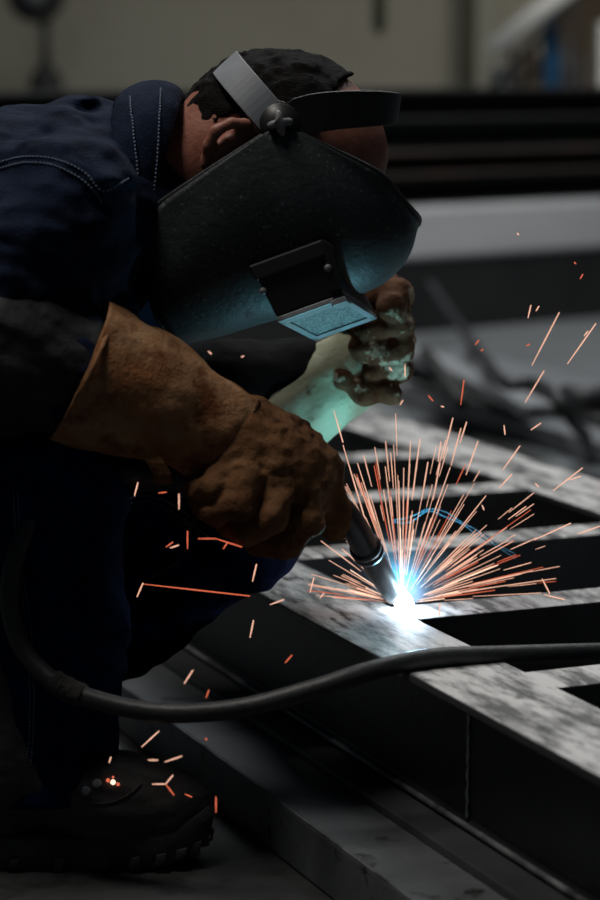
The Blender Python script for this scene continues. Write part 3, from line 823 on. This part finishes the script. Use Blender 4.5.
slab('glass_clip', .80, 1.02, -.02, .12, .004, .010, M['grey_plastic'], helmet)
# vent ribs beside the window
for k in range(4):
    pts = [onto(hb_, 341+k*4.5+t*8, 249+t*22-k*1.5, .0022)[0] for t in np.linspace(0, 1, 6)]
    tube('rib', pts, .0011, M['plastic'], helmet, 6)
# pivot knobs with four lobes, and the headgear
for s in (1, -1):
    kc = KN+hs*(HWID*HS*s)+hs*.002*s; ax_ = (Vector((0, -1, .12)).normalized() if s > 0 else hs*s)
    Vk, Fk = [], []
    e1 = (hu-ax_*hu.dot(ax_)).normalized(); e2 = ax_.cross(e1)
    nk = 48
    for hgt, sc in ((-.004, 1.0), (.008, 1.0), (.011, .86)):
        for k in range(nk):
            a = 2*math.pi*k/nk; r = (.0098+.0036*math.cos(4*a+.6))*sc
            Vk.append(kc+ax_*(hgt)+(e1*math.cos(a)+e2*math.sin(a))*r)
    for i in range(2):
        for k in range(nk): Fk.append((i*nk+k, i*nk+(k+1) % nk, (i+1)*nk+(k+1) % nk, (i+1)*nk+k))
    Fk.append(tuple(2*nk+k for k in range(nk)))
    mk('knob', Vk, Fk, M['knob'], helmet)
    lathe('knob_washer', [(.002, -.002), (.021, -.002), (.021, .001), (.002, .001)], kc, ax_, M['plastic'], helmet)
def strap(name, pts, wdirs, width, th, m, parent):
    """a bent strip: centre points, width direction at each"""
    V, F = [], []; n = len(pts)
    for i, p in enumerate(pts):
        t = (pts[min(i+1, n-1)]-pts[max(i-1, 0)]).normalized(); w = wdirs[i]; w = (w-t*w.dot(t)).normalized(); nrm = t.cross(w)
        wd = width[i] if isinstance(width, list) else width
        for a, b in ((-1, -1), (1, -1), (1, 1), (-1, 1)): V.append(p+w*(a*wd/2)+nrm*(b*th/2))
    for i in range(n-1):
        for k in range(4): F.append((i*4+k, i*4+(k+1) % 4, i*4+4+(k+1) % 4, i*4+4+k))
    F += [(3, 2, 1, 0), tuple(4*(n-1)+k for k in range(4))]
    bm = bmesh.new(); vs = [bm.verts.new(v) for v in V]
    for f in F: bm.faces.new([vs[i] for i in f])
    bmesh.ops.recalc_face_normals(bm, faces=bm.faces[:])
    me = bpy.data.meshes.new(name); bm.to_mesh(me); bm.free()
    return bevel(link(name, me, m, parent, False), .0008)
# crown strap (grey) over the top of the head
pts, wd = [], []
cst = P(246, 92, 2.57)
sdir = Vector((-.66, 0, .75)).normalized(); sper = Vector((.75, 0, .66))
for a in np.linspace(-92, 92, 37):
    r = math.radians(a)
    cc, ss = math.cos(r), math.sin(r)
    c = P(277, 121, 2.57)+es*(math.copysign(abs(ss)**.75, ss)*.094)+sdir*(abs(cc)**.85*.082)
    pts.append(c); wd.append(sper)
strap('crown_strap', pts, wd, .034, .003, M['grey_plastic'], helmet)
# brow band round the forehead
pts, wd = [], []
for a in np.linspace(-100, 100, 41):
    r = math.radians(a); cc = max(0, math.cos(r))
    c = HC+ef*(.106*math.cos(r))+es*(.090*math.sin(r))+eh*(.022+.046*cc**.6)
    pts.append(c); wd.append(eh-ef*.15)
strap('brow_band', pts, wd, [.030+.010*abs(math.sin(math.radians(a))) for a in np.linspace(-100, 100, 41)], .004, M['plastic'], helmet)

# ------------------------------------------------------------------ torch, cable, arc
ARC = G(404, 609, ZT)+Vector((0, 0, .004))
tc = empty('welding_torch', P(200, 480, 2.42), 'black welding torch held in the near brown glove', 'torch')
hp_ = spline([P(76, 473, 2.40), P(130, 474, 2.405), P(190, 480, 2.41), P(262, 496, 2.425), P(312, 500, 2.44)], 6)
tube('handle', hp_, [.020 if i < 3 else .0165+.002*math.sin(i*1.2) for i in range(len(hp_))], M['plastic'], tc, 16)
lathe('cable_gland', [(.009, -.012), (.019, -.010), (.022, 0), (.022, .016), (.018, .02)], P(84, 473, 2.40), (1, 0, -.02), M['rubber'], tc)
gp = spline([P(308, 500, 2.44), P(333, 503, 2.455), P(350, 520, 2.475), P(366, 548, 2.51)], 6)
tube('neck', gp, [.012+.003*(i/len(gp)) for i in range(len(gp))], M['plastic'], tc, 16)
a0, a1 = P(364, 545, 2.508), P(395, 598, 2.588)
ndir = (a1-a0).normalized(); L = (a1-a0).length
lathe('nozzle_collar', [(.010, -.002), (.0165, 0), (.0175, .004), (.0175, .008), (.0150, .010), (.0172, .012), (.0172, .018), (.014, .020)], a0, ndir, M['rubber'], tc)
lathe('nozzle', [(.011, 0), (.0135, .018), (.0132, L*.55), (.0110, L*.85), (.0100, L-.004), (.008, L-.004), (.008, L-.012)], a0, ndir, M['copper'], tc)

cab = [P(96, 472, 2.40), P(70, 482, 2.385), P(38, 510, 2.365), P(16, 556, 2.35), P(10, 604, 2.345), P(24, 650, 2.335), P(58, 684, 2.32), P(110, 704, 2.305), P(170, 713, 2.29), P(240, 708, 2.285), P(310, 690, 2.285), P(370, 671, 2.30), P(430, 658, 2.335), P(500, 655, 2.365), P(600, 652, 2.42), P(700, 650, 2.5), P(900, 646, 2.62), P(1150, 640, 2.75)]
cpth = spline(cab, 8)
cb = tag(tube('torch_cable', cpth, .0098, M['rubber'], None, 14), 'thick black torch cable looping from the handle across the frame', 'cable')
tp = [p for p in cpth if P(34, 0, 2.3).x < p.x < P(74, 0, 2.3).x and p.z < P(0, 640, 2.33).z]
V, F = [], []
for i in range(len(tp)-1):
    for s in range(4):
        a = tp[i].lerp(tp[i+1], s/4); b = tp[i].lerp(tp[i+1], s/4+.3)
        add(V, F, *tube_vf([a, b], [.0118+.0012*random.random(), .0112+.0016*random.random()], 12))
mk('tape_wrap', V, F, M['tape'], cb)

arc = lathe('weld_arc', [(.001, -.004), (.008, -.003), (.0115, .001), (.0085, .008), (.004, .013), (.001, .016)], ARC, (.15, -.1, 1), M['arc'])
tag(arc, 'blinding white arc at the torch tip on the frame', 'arc')
al_ = area('arc_light', ARC+Vector((-.004, -.014, .017)), ARC+Vector((-.12, -.05, .3)), .012, 2.3, (.18, .70, .86), 'DISK')
pl = bpy.data.lights.new('arc_spill', 'POINT'); pl.energy = .25; pl.color = (.62, .82, 1.0); pl.shadow_soft_size = .006
po = bpy.data.objects.new('arc_spill', pl); COL.objects.link(po); po.location = ARC+Vector((.012, -.012, .016))

# haze volume added for the bloom halo around the arc
sv = bpy.data.materials.new('arc_halo_haze'); sv.use_nodes = True
N, Lk = sv.node_tree.nodes, sv.node_tree.links; N.remove(N['Principled BSDF'])
tcn = N.new('ShaderNodeTexCoord'); ln = N.new('ShaderNodeVectorMath'); ln.operation = 'LENGTH'; Lk.new(tcn.outputs['Object'], ln.inputs[0])
mr = N.new('ShaderNodeMapRange'); mr.inputs[1].default_value = .0; mr.inputs[2].default_value = .10; mr.inputs[3].default_value = 1; mr.inputs[4].default_value = 0
Lk.new(ln.outputs['Value'], mr.inputs[0])
pw = N.new('ShaderNodeMath'); pw.operation = 'POWER'; pw.inputs[1].default_value = 2.0; Lk.new(mr.outputs[0], pw.inputs[0])
nz = N.new('ShaderNodeTexNoise'); nz.inputs['Scale'].default_value = 25; Lk.new(tcn.outputs['Object'], nz.inputs['Vector'])
mm = N.new('ShaderNodeMath'); mm.operation = 'MULTIPLY'; Lk.new(pw.outputs[0], mm.inputs[0]); Lk.new(nz.outputs[0], mm.inputs[1])
ms = N.new('ShaderNodeMath'); ms.operation = 'MULTIPLY'; ms.inputs[1].default_value = 6.0; Lk.new(mm.outputs[0], ms.inputs[0])
vs_ = N.new('ShaderNodeVolumeScatter'); vs_.inputs['Color'].default_value = (.55, .75, 1, 1); Lk.new(ms.outputs[0], vs_.inputs['Density'])
Lk.new(vs_.outputs[0], N['Material Output'].inputs['Volume'])
me = bpy.data.meshes.new('arc_halo'); bm = bmesh.new(); bmesh.ops.create_icosphere(bm, subdivisions=3, radius=.10); bm.to_mesh(me); bm.free()
sk = link('arc_halo', me, sv); sk.location = ARC+Vector((0, 0, .103)); sk['kind'] = 'stuff'
# the halo is densest at the arc, at the foot of the sphere
ln2 = N.new('ShaderNodeVectorMath'); ln2.operation = 'ADD'; ln2.inputs[1].default_value = (0, 0, .10)
Lk.new(tcn.outputs['Object'], ln2.inputs[0]); Lk.new(ln2.outputs[0], ln.inputs[0])
tag(sk, 'faint blue haze added as the bloom halo above the arc', 'smoke')
for k, (dy, lab) in enumerate(((0, 'upper of two thin blue smoke threads right of the arc'), (5, 'lower of two thin blue smoke threads right of the arc'))):
    pts = spline([P(x, y+dy*(.4+.6*(i % 2)), 2.66) for i, (x, y) in enumerate([(392, 520), (410, 517), (428, 509), (446, 512), (462, 522), (482, 533), (498, 545), (516, 554)])], 6)
    tag(tube('smoke_thread', pts, .0008, M['smoke_thread'], None, 6), lab, 'smoke')

# ------------------------------------------------------------------ sparks
def spark(a, b, m, r=.0008, label='', group=''):
    V, F = tube_vf([a, a.lerp(b, .5), b], [r*.55, r, r*.8], 5)
    return tag(mk('spark', V, F, m), label, 'spark', group)
ac = P(402, 604, 2.60)
r2 = random.Random(11)
def fan(n, a0, a1, l0, l1, s0, s1, grp, lab):
    for _ in range(n):
        a = math.radians(r2.uniform(a0, a1)); s = r2.uniform(s0, s1); L = r2.uniform(l0, l1)*(.6+.6*r2.random())
        dep = r2.uniform(-.22, .22)
        def pt(t):
            x = 402+math.sin(a)*t; y = 604-math.cos(a)*t+0.0004*t*t*abs(math.sin(a))
            return P(x, y, 2.60+dep*t*PX)
        m = M['spark_hot'] if (s < 30 and r2.random() < .35) else (M['spark_red'] if r2.random() < .12 else M['spark'])
        spark(pt(s), pt(s+L), m, r2.uniform(.00035, .00065), lab, grp)
LU = 'thin orange spark fanning steeply up from the arc'; GU = 'sparks fanning up from the arc'
LR = 'thin orange spark flying low to the right of the arc'; GR = 'sparks flying low to the right'
LL = 'thin orange spark flying low to the left of the arc'; GL = 'sparks flying low to the left'
fan(62, -34, 38, 35, 95, 12, 70, GU, LU)
fan(22, -30, 30, 18, 50, 85, 150, GU, LU)
fan(50, 40, 86, 35, 85, 12, 75, GR, LR)
fan(16, 45, 82, 15, 35, 90, 150, GR, LR)
fan(34, -84, -36, 25, 60, 10, 60, GL, LL)
def listed(rows, Y, lab, grp, r=.0008):
    for row in rows:
        x0, y0, x1, y1 = row[:4]; m = M[row[4]] if len(row) > 4 else M['spark']
        if abs(x1-x0)+abs(y1-y0) < 4: x1 += 1.5; y1 += 2.0
        yy = Y+r2.uniform(-.04, .04)
        spark(P(x0, y0, yy), P(x1, y1, yy), m, r, lab, grp)
listed([(531.7,365.7,559.3,312.3), (567.3,364,596,323.3), (584,336,588,331), (525,402.7,544,370.7), (528,318,531,305), (536,311,539,306), (475,345,479,340,'spark_red'), (526,346,530,344,'spark_red'),
        (517,233,519,235), (580,279,583,274,'spark_red'), (574,262,576,264,'spark_red'), (504,425,505,434.7), (530.7,430,541,423), (502.7,470,520,445.7), (499,488,512,474), (553,490.7,582.7,467.7), (569,480,581,476), (535,483,539,487), (482,505,484,510)],
       2.60, 'stray orange spark flying free at the right of the raised fist', 'stray sparks at the right')
listed([(460.7,405,464,380,'spark_red'), (428,395,433,401,'spark_red'), (440.7,406,444,407), (442.7,459,453,417.7), (451,465.7,461,428), (460,443,466.7,421.7), (466,475,478,441), (438,461.7,441,441.7), (412,500,420,439), (421.7,500,428,462), (433,500,440,463), (400,405,403,400), (481,351,483,349,'spark_red'), (389,367,392,371), (405,364,405,377)],
       2.62, 'orange spark risen high above the fan below the fist', 'sparks high above the fan')
listed([(333.7,410,343,442.5), (343,445,370,536), (321,448,333.7,463.5), (325.8,465,335,472.6), (310,592.7,314,577.5), (439,623,440,603), (417,624,417,614), (542,578.6,550,594), (543.5,594.5,565,599.6), (577.5,534,600,526), (534,540,571,523), (320,598,324,593)],
       2.57, 'loose orange spark at the edge of the fan', 'loose sparks round the fan')
listed([(134.4,496,138,482.4), (158.4,493,166.6,492,'spark_red'), (179,509.5,179,493.7), (187.5,549,187.5,531,'spark_red'), (198,538.6,215.7,538.6,'spark_red'), (215.7,538.6,242,547,'spark_red'), (223,549,228,542,'spark_red'), (166,547,173,542,'spark_red'), (170,548,179,545), (137,597,143,583), (143,584,250,596,'spark_red'), (252.5,581.6,256.6,564), (270,604.6,284,599.5), (250,637.8,253.5,620.4), (208,351,210,352), (241,357,244,356)],
       2.34, 'orange spark dropping in front of the dark jeans', 'sparks in front of the jeans')
listed([(184,683.8,193,670), (141.6,747,159,731), (285,663,292,655,'spark_red'), (206,698,209,690,'spark_red'), (109,763,111,757), (148,760,158,760), (164.6,762,182,756), (152,784,165.6,784), (165.6,784,173,775), (165.6,784,174,795,'spark_red'), (185,794,192,797,'spark_red'), (216,812.6,216,796.8,'spark_red'), (205,738,207,740,'spark_red')],
       2.27, 'orange spark falling near the boot and floor bar', 'sparks near the boot')
em = empty('ember', P(113, 782, 2.37), 'glowing orange ember lying on top of the boot', 'ember')
for k, (x, y, r) in enumerate([(108, 781, .0022), (113, 783, .003), (118, 785, .002), (113, 778, .0014)]):
    c, n_ = onto(bb, x, y, .002, 2.37)
    lathe('glowing_bead', [(.0004, -r), (r*.8, -r*.5), (r, 0), (r*.7, r*.6), (.0004, r)], c, (0, 0, 1), M['spark_hot'] if k == 1 else M['spark_red'], em, 10)

# ------------------------------------------------------------------ scrap on the floor between boot and bar
V, F = [], []
r3 = random.Random(5)
for _ in range(150):
    q = G(r3.uniform(118, 215), r3.uniform(725, 800), 0)
    if q.dot(e_v) > .895: continue
    a = r3.uniform(0, 6.28); l = r3.uniform(.004, .022); w = r3.uniform(.002, .006); h_ = r3.uniform(.001, .005)
    ax_ = Vector((math.cos(a), math.sin(a), r3.uniform(-.1, .2)))*l; ay_ = Vector((-math.sin(a), math.cos(a), 0))*w
    add(V, F, *box_vf(q+EZ*(h_+.002), ax_, ay_, (0, 0, h_)))
sc = mk('metal_scraps', V, F, M['scrap'], None, False)
tag(sc, 'litter of dark metal scraps on the floor between boot and steel tube', 'scraps', None, 'stuff')
